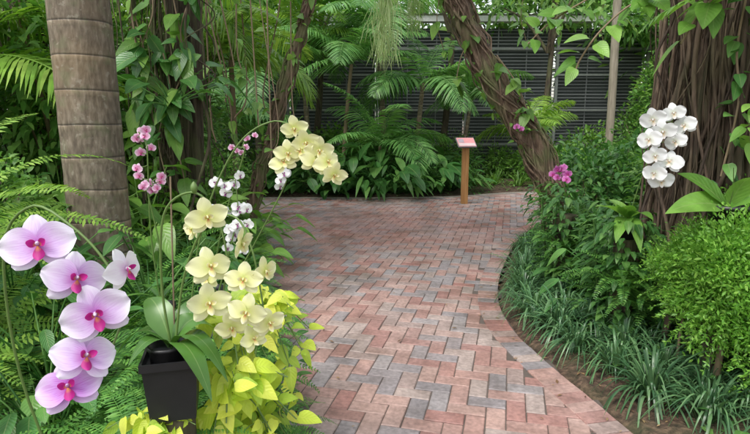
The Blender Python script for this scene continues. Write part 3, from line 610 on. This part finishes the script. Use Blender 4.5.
F_wh=[phal("white",Wh,WhL),phal("white",Wh,WhL,.55,.34,-.25,2)];F_ws=[phal("whitesmall",Wh,Pu)];F_mg=[phal("magenta",Mg,PkL)];F_pp=[phal("softpink",Pp,PkL)]
def orchid(loc,label,stems,flowers,F,size,group=None,pot=None,leavesd=None,sr=.0035,buds=None,stake=None,leafmat=None,forder=None):
    loc=np.array(loc,float); R=root("orchid_plant",tuple(loc),label,"orchid",group)
    b=MB(); allp=[]
    for st in stems:
        P=cr(st,40)-loc; allp.append(P); tube(b,P,np.linspace(sr,sr*.6,40),7)
    A=np.vstack(allp)
    for (p,fd,roll,sc) in flowers:
        p=np.array(p)-loc; fd=np.array(fd,float); fd/=np.linalg.norm(fd); j=np.argmin(((A-p)**2).sum(1)); back=p-fd*size*.02
        m=(A[j]+back)/2-fd*size*.12; tube(b,cr([A[j],m,back],8),sr*.55,5)
    if buds:
        for p in buds:
            p=np.array(p)-loc; t=np.linspace(0,1,9); j=np.argmin(((A-p)**2).sum(1)); tube(b,np.array([A[j],(A[j]+p)/2,p]),sr*.5,5)
            tube(b,p+np.stack([0*t,0*t,.03*(t-.5)],1),.009*np.sin(pi*np.clip(t,.02,.98))**.7,8)
    obj("stem",b.mesh("stem",M_stem),R)
    if stake is not None:
        b=MB(); tube(b,np.array(stake)-loc,.0022,6); obj("stake",b.mesh("stake",M_brownstem),R)
    for i,(p,fd,roll,sc) in enumerate(flowers):
        z=Vector(fd).normalized(); up=Vector((0,0,1)); x=up.cross(z).normalized(); y=z.cross(x)
        Mx=Matrix(((x.x,y.x,z.x),(x.y,y.y,z.y),(x.z,y.z,z.z))).to_4x4() @ Matrix.Rotation(roll,4,'Z')
        f=F[forder[i] if forder else i%len(F)]
        o=obj("flower",f[0],R); o.matrix_local=Matrix.Translation(Vector(np.array(p)-loc)) @ Mx @ Matrix.Scale(size*sc,4)
        obj("lip",f[1],o)
    if leavesd:
        b=MB()
        for lf in leavesd:
            (p,d,L,W,dr)=lf[:5]; nn=lf[5] if len(lf)>5 else (.05,.1,1.)
            leaves(b,np.array([p])-loc,np.array([d],float),np.array([nn],float),L,W,dr,lambda s:P_strap(s)*np.minimum(1,.5+1.5*s),12,.25)
        obj("foliage",b.mesh("foliage",leafmat or M_orleaf),R)
    if pot:
        kind,w,h,pz=pot; b=MB(); zb=pz-loc[2]
        if kind=='square':
            k=w*.7071; rings(b,0,0,[(.001,zb),(k*.82,zb),(k*.97,zb+h*.88),(k*1.05,zb+h*.88),(k*1.05,zb+h),(k*.95,zb+h),(k*.92,zb+h*.86),(.001,zb+h*.86)],4,pi/4+.25)
            o=obj("pot",b.mesh("pot",M_black,False),R)
            b=MB(); rings(b,-.01,-.005,[(w*.28,zb+h*.5),(w*.33,zb+h*1.10),(w*.36,zb+h*1.10),(w*.36,zb+h*1.16),(w*.32,zb+h*1.16),(w*.31,zb+h*1.04),(.001,zb+h*1.04)],28); obj("inner_pot",b.mesh("inner_pot",M_black),R)
        else:
            k=w/2; rings(b,0,0,[(.001,zb),(k*.75,zb),(k*.95,zb+h*.85),(k*1.06,zb+h*.85),(k*1.06,zb+h),(k*.95,zb+h),(k*.9,zb+h*.85),(.001,zb+h*.85)],28); obj("pot",b.mesh("pot",M_black),R)
    return R
def tocam(p,dx=0,dz=0,jit=.25):
    v=np.array([0,0,1.5])-np.array(p); v=v/np.linalg.norm(v); return tuple(v+np.array([dx+U(-jit,jit),0,dz+U(-jit,jit)*.6]))
# lavender phalaenopsis
fl=[(-.622,.976,1.275),(-.552,.965,1.213),(-.515,.954,1.148),(-.535,.94,1.072),(-.566,.93,1.017)]
dirs=[(.35,-.85,.3),(.75,-.75,.35),(.35,-.9,.15),(.75,-.6,.5),(.3,-.8,.55)]
FL=[(p,dd_,r_,s) for p,dd_,r_,s in zip(fl,dirs,(.1,-.25,.3,-.3,.2),(1.1,1.0,1.08,1.02,1.0))]
FL.append(((-.475,1.0,1.222),(.9,-.25,.1),.2,.8))
orchid((-.78,1.25,.50),"lavender and white moth orchid with magenta lips",[[(-.78,1.25,.5),(-.84,1.2,.9),(-.81,1.15,1.22),(-.70,1.09,1.33),(-.60,1.06,1.29),(-.53,1.04,1.22),(-.50,1.03,1.14),(-.52,1.01,1.06),(-.55,1.0,1.01)]],FL,F_pk,.114,pot=('round',.14,.12,.38),forder=[0,1,0,1,2,3],
  leavesd=[((-.78,1.25,.51),(-.6,-.3,.5),.2,.07,.4),((-.78,1.25,.51),(.3,.6,.5),.2,.07,.4)])
# yellow phalaenopsis
fl=[(-.387,1.23,1.2825),(-.38,1.21,1.17),(-.383,1.196,1.085),(-.304,1.206,1.14),(-.2975,1.193,1.065)]
FL=[(p,tocam(p,.2,-.05,.45),U(-.35,.35),s) for p,s in zip(fl,(1.0,1.05,1.05,.9,.95))]
FL.append(((-.311,1.23,1.22),(.95,-.25,-.1),.1,.85)); FL.append(((-.26,1.24,1.15),(.8,-.5,.0),.1,.8)); FL.append(((-.345,1.24,1.01),(.2,-.9,-.1),.3,.85)); FL.append(((-.43,1.25,1.25),(-.7,-.6,0),.3,.7));FL.append(((-.25,1.22,1.03),(.5,-.8,0),.2,.8));FL.append(((-.40,1.25,1.13),(-.5,-.7,.2),.3,.7));FL.append(((-.29,1.22,.99),(.5,-.6,.3),.3,.75))
orchid((-.55,1.38,.89),"pale yellow moth orchid in square black pot",[[(-.55,1.38,.89),(-.56,1.37,1.08),(-.53,1.34,1.27),(-.45,1.31,1.33),(-.39,1.29,1.29),(-.36,1.28,1.18),(-.37,1.27,1.08),(-.36,1.27,1.0)],[(-.54,1.38,.9),(-.50,1.37,1.1),(-.42,1.33,1.25),(-.34,1.3,1.27),(-.30,1.28,1.2),(-.28,1.27,1.1),(-.27,1.26,1.03)]],
  FL,F_ye,.100,pot=('square',.14,.17,.715),stake=[(-.55,1.40,.85),(-.53,1.40,1.36)],
  leavesd=[((-.55,1.38,.90),(.6,-.15,.85),.28,.075,1.1),((-.55,1.38,.90),(-.6,.1,.75),.26,.08,.9),((-.55,1.38,.90),(.3,.5,.9),.28,.075,.5,(0,-.4,.8)),((-.55,1.38,.90),(-.3,.3,.8),.28,.08,.5,(0,-.5,.8)),((-.55,1.38,.90),(.5,-.4,.6),.24,.07,1.1),((-.55,1.38,.90),(.4,.1,.9),.29,.075,.8,(0,-.4,1)),((-.55,1.38,.90),(-.3,-.3,.6),.2,.065,.9)],buds=[(-.43,1.28,1.345)])
# cream yellow arching spray
fl=[(-.252,1.72,1.478),(-.273,1.708,1.402),(-.215,1.713,1.435),(-.175,1.71,1.41),(-.15,1.706,1.375),(-.129,1.70,1.335),(-.29,1.715,1.375),(-.19,1.705,1.375),(-.235,1.72,1.41)]
FL=[(p,tocam(p,.1,-.1,.55),U(-.5,.5),U(.8,1.0)) for p in fl]
orchid((-.72,1.95,.62),"cream yellow moth orchid on high arching spray",[[(-.72,1.95,.62),(-.62,1.88,1.1),(-.47,1.8,1.40),(-.33,1.76,1.50),(-.22,1.76,1.46),(-.16,1.75,1.4),(-.125,1.75,1.33)]],FL,F_ye,.100,pot=('round',.13,.12,.50),
  leavesd=[((-.72,1.95,.64),(.6,-.4,.7),.2,.06,.5),((-.72,1.95,.64),(-.6,-.4,.5),.22,.07,.5),((-.72,1.95,.64),(0,.6,.6),.22,.07,.5)])
def spray(loc,label,cs,F,size,n,spread,group=None,pot=None,lv=True):
    st=[];fl=[]
    for c in cs:
        top=c[1];bot=c[0]; st.append([loc,(loc+bot)/2+np.array([U(-.03,.03),0,0]),bot,(bot+top)/2+np.array([U(-.02,.02),0,0]),top])
        for i in range(n):
            t=U(0,1); p=bot+(top-bot)*t+rng.normal(0,spread,3)*np.array([1,.6,.7]); fl.append((tuple(p),tocam(p,0,0,.6),U(-.5,.5),U(.85,1.1)))
    lvs=[((loc[0],loc[1],loc[2]+.02),(math.cos(a),math.sin(a),.8),.24,.035,.5) for a in (0,1.2,2.5,3.8,5.1)] if lv else None
    return orchid(tuple(loc),label,st,fl,F,size,group,pot,lvs)
A=np.array
spray(A([-.70,2.12,.62]),"small white orchid spray with purple centres",[(A([-.53,1.97,1.07]),A([-.51,1.97,1.29]))],F_ws,.050,20,.030,pot=('round',.12,.11,.51))
spray(A([-.72,2.4,.66]),"small white orchid spray above foliage",[(A([-.37,2.2,1.24]),A([-.35,2.2,1.32]))],F_ws,.05,6,.025,pot=('round',.12,.11,.55))
spray(A([-.95,2.3,.70]),"small pink orchid sprays above ferns",[(A([-.93,2.2,1.22]),A([-.91,2.2,1.26])),(A([-.92,2.2,1.36]),A([-.95,2.2,1.46]))],F_pp,.042,9,.026,pot=('round',.12,.11,.59))
spray(A([-.80,2.55,.70]),"soft pink orchid spray on thin stem",[(A([-.57,2.35,1.35]),A([-.55,2.35,1.44]))],F_pp,.032,6,.03,pot=('round',.12,.11,.59))
# white phalaenopsis by the fig
cc=A([1.46,2.75,1.39])
fl=[cc+A(o_) for o_ in [(-.07,0,.12),(.03,.0,.15),(.09,0,.09),(-.03,-.03,.06),(-.09,-.02,.02),(.04,-.02,.01),(-.06,-.03,-.06),(.02,-.02,-.09),(-.04,0,-.15),(.01,.02,-.19)]]
FL=[(tuple(p),tocam(p,-.15,-.05,.55),U(-.5,.5),U(.9,1.1)) for p in fl]
orchid((1.66,3.5,.86),"white moth orchid with cascading blooms",[[(1.66,3.5,.86),(1.68,3.35,1.25),(1.62,3.0,1.50),(1.54,2.85,1.57),(1.48,2.8,1.50),(1.45,2.79,1.36),(1.44,2.79,1.21)]],FL,F_wh,.122,pot=('round',.13,.12,.74),
  leavesd=[((1.66,3.5,.87),(-.9,-.4,.7),.36,.13,.3),((1.66,3.5,.87),(-.5,-.7,.9),.34,.12,.4),((1.66,3.5,.87),(.2,-.7,.7),.3,.11,.6),((1.66,3.5,.87),(-.2,.6,.7),.3,.11,.4),((1.66,3.5,.87),(-.6,-.8,.35),.3,.11,.7),((1.66,3.5,.87),(-.1,-.9,.3),.28,.10,.9)],leafmat=M_light)
orchid((1.86,2.82,1.05),"leafy orchid in black pot beside fig roots",[[(1.86,2.82,1.05),(1.85,2.78,1.15),(1.80,2.72,1.27)]],[],F_wh,.1,pot=('round',.2,.15,.92),
  leavesd=[((1.86,2.82,1.05),(-.95,-.3,.35),.44,.15,.35,(-.1,-.8,1)),((1.86,2.82,1.05),(-.7,.1,.8),.40,.13,.3,(0,-.6,1)),((1.86,2.82,1.05),(.6,-.3,.7),.3,.12,.4,(0,-.5,1)),((1.86,2.82,1.05),(.1,-.3,.9),.32,.12,.4,(0,-1,.6))],leafmat=M_light)
spray(A([1.62,4.55,.72]),"magenta orchid blooms on thin stems",[(A([1.52,4.45,1.06]),A([1.50,4.45,1.15]))],F_mg,.075,11,.045)
spray(A([1.62,5.85,1.35]),"tiny magenta orchid growing on leaning trunk",[(A([1.5,5.75,1.42]),A([1.49,5.75,1.46]))],F_mg,.07,3,.02)
def stump(x,y,top,r,label):
    z0=hz(x,y)-.05; R=root("tree_stump",(x,y,z0),label,"stump","weathered stumps carrying pots"); h=top-z0; s=np.array([0,.03,.1,.25,.45,.7,.9,.985,1,1,1]); k=np.array([1.3,1.2,1.1,1.03,1,.98,1,.99,.95,.5,.001])*r
    b=MB(); zz=h*s+np.array([0]*8+[0,.0006,.001]); ph=U(0,6)
    th=np.linspace(0,2*pi,40,endpoint=False); V=np.array([[(kk*(1+.06*math.sin(5*t+ph)+.04*math.sin(9*t+ss*4))*math.cos(t),kk*(1+.06*math.sin(5*t+ph)+.04*math.sin(9*t+ss*4))*math.sin(t),p) for t in th] for kk,p,ss in zip(k,zz,s)])
    idx=np.arange(len(s)*40).reshape(len(s),40);nx=np.roll(idx,-1,1); b.add(V,np.stack([idx[:-1],nx[:-1],nx[1:],idx[1:]],-1))
    obj("wood",b.mesh("wood",M_dark),R)
for x,y,t,r in [(-.78,1.25,.378,.07),(-.55,1.38,.713,.05),(-.72,1.95,.498,.06),(-.70,2.12,.508,.06),(-.72,2.4,.548,.06),(-.95,2.3,.588,.06),(-.80,2.55,.588,.06),(1.66,3.5,.738,.07),(1.86,2.82,.918,.05),(1.62,4.55,.72,.1)]:
    stump(x,y,t,r,"dark mossy stump standing among ferns")
b=MB(); n=620; a=U(0,6.3,n); z=U(.05,.9,n); r=U(.1,.32,n); l=U(.04,.10,n)
leaves(b,np.stack([r*np.cos(a),r*np.sin(a),z],1),np.stack([np.cos(a),np.sin(a),U(-.6,.6,n)],1),np.stack([np.cos(a)*.5,np.sin(a)*.5,np.ones(n)],1),l,l*.6,.4,P_heart,3)
for i in range(12):
    s=np.linspace(0,1,14); a=U(0,6.3)+s*U(-1,1); tube(b,np.stack([(.12+.1*s)*np.cos(a),(.12+.1*s)*np.sin(a),.85*s],1),.005,5)
me=b.mesh("ivy",M_broad)
for x,y in [(1.62,4.55),(1.95,5.5),(1.66,3.52),(1.85,4.0)]: inst(me,"climbing_fig_plant",(x,y,hz(x,y)),U(0,6),.92,"small leaved climber covering mossy stump","plant","climbers on stumps")
for x,y,z,sc in [(1.60,3.36,.42,.62),(1.70,3.30,.30,.6),(1.58,4.40,.40,.6),(1.74,4.5,.55,.6),(1.80,3.45,.45,.6)]: inst(fern[0],"fern",(x,y,z),U(0,6),sc,"small green fern growing on mossy stump","fern","ferns growing on stumps")
# ---------------------------------------------------------------- lime pothos climbing and spilling
def pothos(n,sx,sz,ls=(.04,.08)):
    b=MB()
    for i in range(n):
        a=U(-pi,.3); L=U(.08,sx); dz=U(-sz,.10); e=A([math.cos(a)*L,math.sin(a)*L*.7,dz]); P=cr([(0,0,0),e*.45+A([0,0,.06]),e],14); tube(b,P,.0022,5,1)
        m=rng.integers(4,7); k=rng.integers(4,14,m); l=U(ls[0],ls[1],m); az=U(-pi,0,m)
        leaves(b,P[k]+rng.normal(0,.012,(m,3)),np.stack([np.cos(az),np.sin(az)*.6,U(-1,.4,m)],1),np.stack([U(-.9,.9,m),-U(.2,1.2,m),U(.3,1.2,m)],1),l,l*.7,U(.1,.5,m),P_heart,6,.2)
    return b.mesh("pothos",[M_lime,M_stem])
po=[pothos(18,.24,.28),pothos(15,.2,.22)]
for x,y,z,rz,sc,k,lb in [(-.46,1.60,.92,0,.9,0,"lime yellow heart leaved plant climbing beside pot"),(-.43,1.50,.70,.3,1.0,1,"lime yellow leaved plant below yellow orchid"),(-.37,1.70,.88,-.3,.8,1,"lime yellow leaved plant near path edge"),(-.43,1.62,.62,.5,.85,0,"lime yellow leaved plant beside kerb"),(-.60,1.36,.66,.1,.7,1,"lime yellow leaved plant beneath black pot"),(-.42,1.40,.54,1,.85,0,"lime yellow leaved plant sprawling low by the kerb"),(-.40,1.95,.78,.6,.8,1,"lime yellow leaved plant trailing behind kerb")]:
    inst(po[k],"lime_pothos_plant",(x,y,z),rz,sc,lb,"plant","lime leaved plants")
for x,y,z,sc in [(-.66,1.38,.52,.55),(-.62,1.28,.46,.5),(-.56,1.72,.46,.6),(-.54,1.95,.45,.6),(-.64,2.2,.45,.62),(-.50,1.55,.36,.55),(-.62,2.45,.40,.6),(-.45,1.80,.30,.55),(-.72,1.85,.55,.6)]: inst(fern[1],"fern",(x,y,z),U(0,6),sc,"deep green fern filling gap around pot","fern","green ferns in the bed")
put(philoS,"philodendron_plant",[(-.75,2.7),(-.95,3.25)],(.5,.58),"dark broad leaved plant near the kerb","plant","dark broad leaved plants in the bed")
# ---------------------------------------------------------------- hanging vines and overhead leaves
def vine(loc,pts,label,mat,nl,ls,prof=P_heart,asp=.75,r=.006,group="hanging leafy vines",name="hanging_vine"):
    loc=A(loc,float); P=cr(pts,50)-loc; R=root(name,tuple(loc),label,"vine",group); b=MB(); tube(b,P,r,7); obj("stem",b.mesh("stem",M_brownstem),R)
    if nl:
        b=MB(); k=rng.integers(3,50,nl); l=U(ls[0],ls[1],nl); d=rng.normal(0,.7,(nl,3))+A([0,-.4,-.5]); d=nrmz(d)
        leaves(b,P[k]+d*.04,d,rng.normal(0,.3,(nl,3))+A([0,-.6,.9]),l,l*asp,.3,prof,7,.15); obj("foliage",b.mesh("foliage",mat),R)
vine((1.95,3.2,2.3),[(1.95,3.2,2.5),(1.75,3.3,2.25),(1.55,3.4,2.2),(1.38,3.45,2.05),(1.28,3.5,1.88),(1.25,3.5,1.78)],"light green heart leaved vine hanging from fig",M_light,22,(.08,.15))
vine((2.1,3.6,2.5),[(2.1,3.6,2.8),(1.8,3.8,2.5),(1.5,3.95,2.35),(1.25,4.0,2.2),(1.1,4.05,2.05)],"light green heart leaved vine arching over path",M_light,26,(.08,.15))
vine((1.9,3.0,2.3),[(1.9,3.0,2.4),(1.8,2.95,2.2),(1.68,2.95,2.05),(1.6,2.95,1.9)],"light green vine with broad leaves on fig",M_light,10,(.10,.18))
vine((2.0,2.85,1.9),[(2.0,2.85,2.2),(2.03,2.87,1.8),(1.95,2.85,1.5),(2.0,2.85,1.25)],"small leaved green vine climbing fig roots",M_light,20,(.05,.10))
vine((2.0,3.0,1.9),[(1.98,3.02,2.3),(1.93,3.0,1.9),(1.97,3.0,1.6),(1.92,3.0,1.2)],"small leaved green vine climbing fig roots",M_broad,30,(.05,.10))
vine((1.6,6,2.0),[(1.3,6.0,2.2),(1.5,5.9,1.9),(1.62,5.85,1.6)],"heart leaved vine clinging to leaning trunk",M_light,14,(.1,.17))
vine((.9,6.2,2.2),[(1.1,6.2,2.5),(.95,6.2,2.2),(.9,6.2,1.9)],"bright leaves trailing off leaning trunk",M_light,9,(.12,.2))
for (x,z0,z1,mt) in [(-1.95,3.0,1.5,M_broad),(-1.72,2.6,1.0,M_light),(-1.85,2.2,.9,M_broad),(-2.05,2.4,1.2,M_light),(-1.6,3.0,1.9,M_broad)]:
    vine((x,4.85,z0),[(x,4.85,z0),(x+.08,4.8,(z0+z1)/2+.2),(x-.05,4.8,(z0+z1)/2-.2),(x+.03,4.78,z1)],"broad leaved climber on root draped trunk",mt,22,(.12,.24),asp=.6,group="climbers on the dark trunk",name="climbing_vine")
for i in range(20):
    x=U(-2.1,-.75);y=U(4.6,6.6);z=U(.8,2.2); vine((x,y,3.8),[(x,y,3.8),(x+U(-.12,.12),y,(3.8+z)/2+.3),(x+U(-.15,.15),y,z+.3),(x+U(-.1,.1),y,z)],"thin hanging liana stem",M_light,int(U(0,14)),(.06,.13),r=U(.004,.010),group="thin lianas")
for (x,y,z1) in [(.75,6.4,2.3),(1.9,7.2,2.5),(2.6,8.0,2.7),(3.3,8.2,2.6)]:
    vine((x,y,4.3),[(x,y,4.3),(x+.1,y,3.6),(x-.05,y,z1+.4),(x+.03,y,z1)],"thin hanging vine with small leaves",M_light,34,(.07,.14),r=.005,group="thin lianas")
b=MB(); n=420; x=rng.normal(0,.07,n); yy=rng.normal(0,.06,n); z=-U(0,.95,n); leaves(b,np.stack([x,yy,z],1),np.stack([rng.normal(0,.2,n),rng.normal(0,.2,n),-np.ones(n)],1),(0,-1.,0),U(.12,.3,n),.007,0,P_strap,3,mid=False)
mm=b.mesh("moss",M_pale)
inst(mm,"hanging_moss",(.11,6.1,3.2),0,1,"pale green moss hank hanging from branch","moss","moss hanks")
inst(mm,"hanging_moss",(.42,6.15,3.3),2,.8,"pale green moss hank hanging from branch","moss","moss hanks")
b=MB(); s=np.linspace(0,1,30); R=root("tree_branch",(-.5,6.3,3.3),"brown branch spanning between leaning trunks","branch"); tube(b,np.stack([1.7*s-.1,-.1+.1*np.sin(s*5),-.12+.2*np.sin(s*3)],1),.04,10); obj("limb",b.mesh("limb",M_bark),R)
b=MB()
for i in range(5): frond(b,(0,0,0),2.6+i*.55,U(.0,.6),U(.45,.65),15,.17,.032,.9,.3,.1,.7,5,.006,U(-.3,.3),prof=P_ovate)
inst(b.mesh("splitleaf",M_light),"split_leaf_philodendron",(1.95,2.95,2.15),0,1,"bright split leaf philodendron growing on fig trunk","plant")
put([philo_mesh("climber",M_broad,22,(.25,.6),(.22,.32),.6,P_heart)],"philodendron_plant",[(-1.75,4.75)],(.8,1.0),"dark climbing philodendron on tree trunk","plant","climbing philodendrons",.3,1.6)
# ---------------------------------------------------------------- light, sky, camera
w=bpy.data.worlds.new("World"); scene.world=w; w.use_nodes=True; nt=w.node_tree; bg=nt.nodes['Background']
sky=nt.nodes.new("ShaderNodeTexSky"); sky.sky_type='NISHITA'; sky.sun_disc=False; el=math.radians(58); az=math.radians(-140)
sky.sun_elevation=el; sky.sun_rotation=az; sky.altitude=0; sky.air_density=1.6; sky.dust_density=2.5
h=nt.nodes.new("ShaderNodeHueSaturation"); h.inputs['Saturation'].default_value=.35; h.inputs['Value'].default_value=1.75; nt.links.new(sky.outputs[0],h.inputs['Color']); nt.links.new(h.outputs[0],bg.inputs[0]); bg.inputs[1].default_value=.15
L=bpy.data.lights.new("sun","SUN"); L.energy=2.2; L.angle=math.radians(25); L.color=(1,.96,.9); o=bpy.data.objects.new("sun",L); COL.objects.link(o)
d=Vector((math.sin(az)*math.cos(el),math.cos(az)*math.cos(el),math.sin(el))); o.rotation_euler=d.to_track_quat('Z','Y').to_euler(); o.location=(0,0,10)
cam=bpy.data.cameras.new("camera"); cam.lens=26; cam.sensor_width=36; cam.clip_end=400; cam.clip_start=.05
co=bpy.data.objects.new("camera",cam); COL.objects.link(co); co.location=(0,0,1.5); co.rotation_euler=(math.radians(80),0,0); scene.camera=co
scene.view_settings.view_transform='Standard'; scene.view_settings.look='None'; scene.view_settings.exposure=0
print("done")
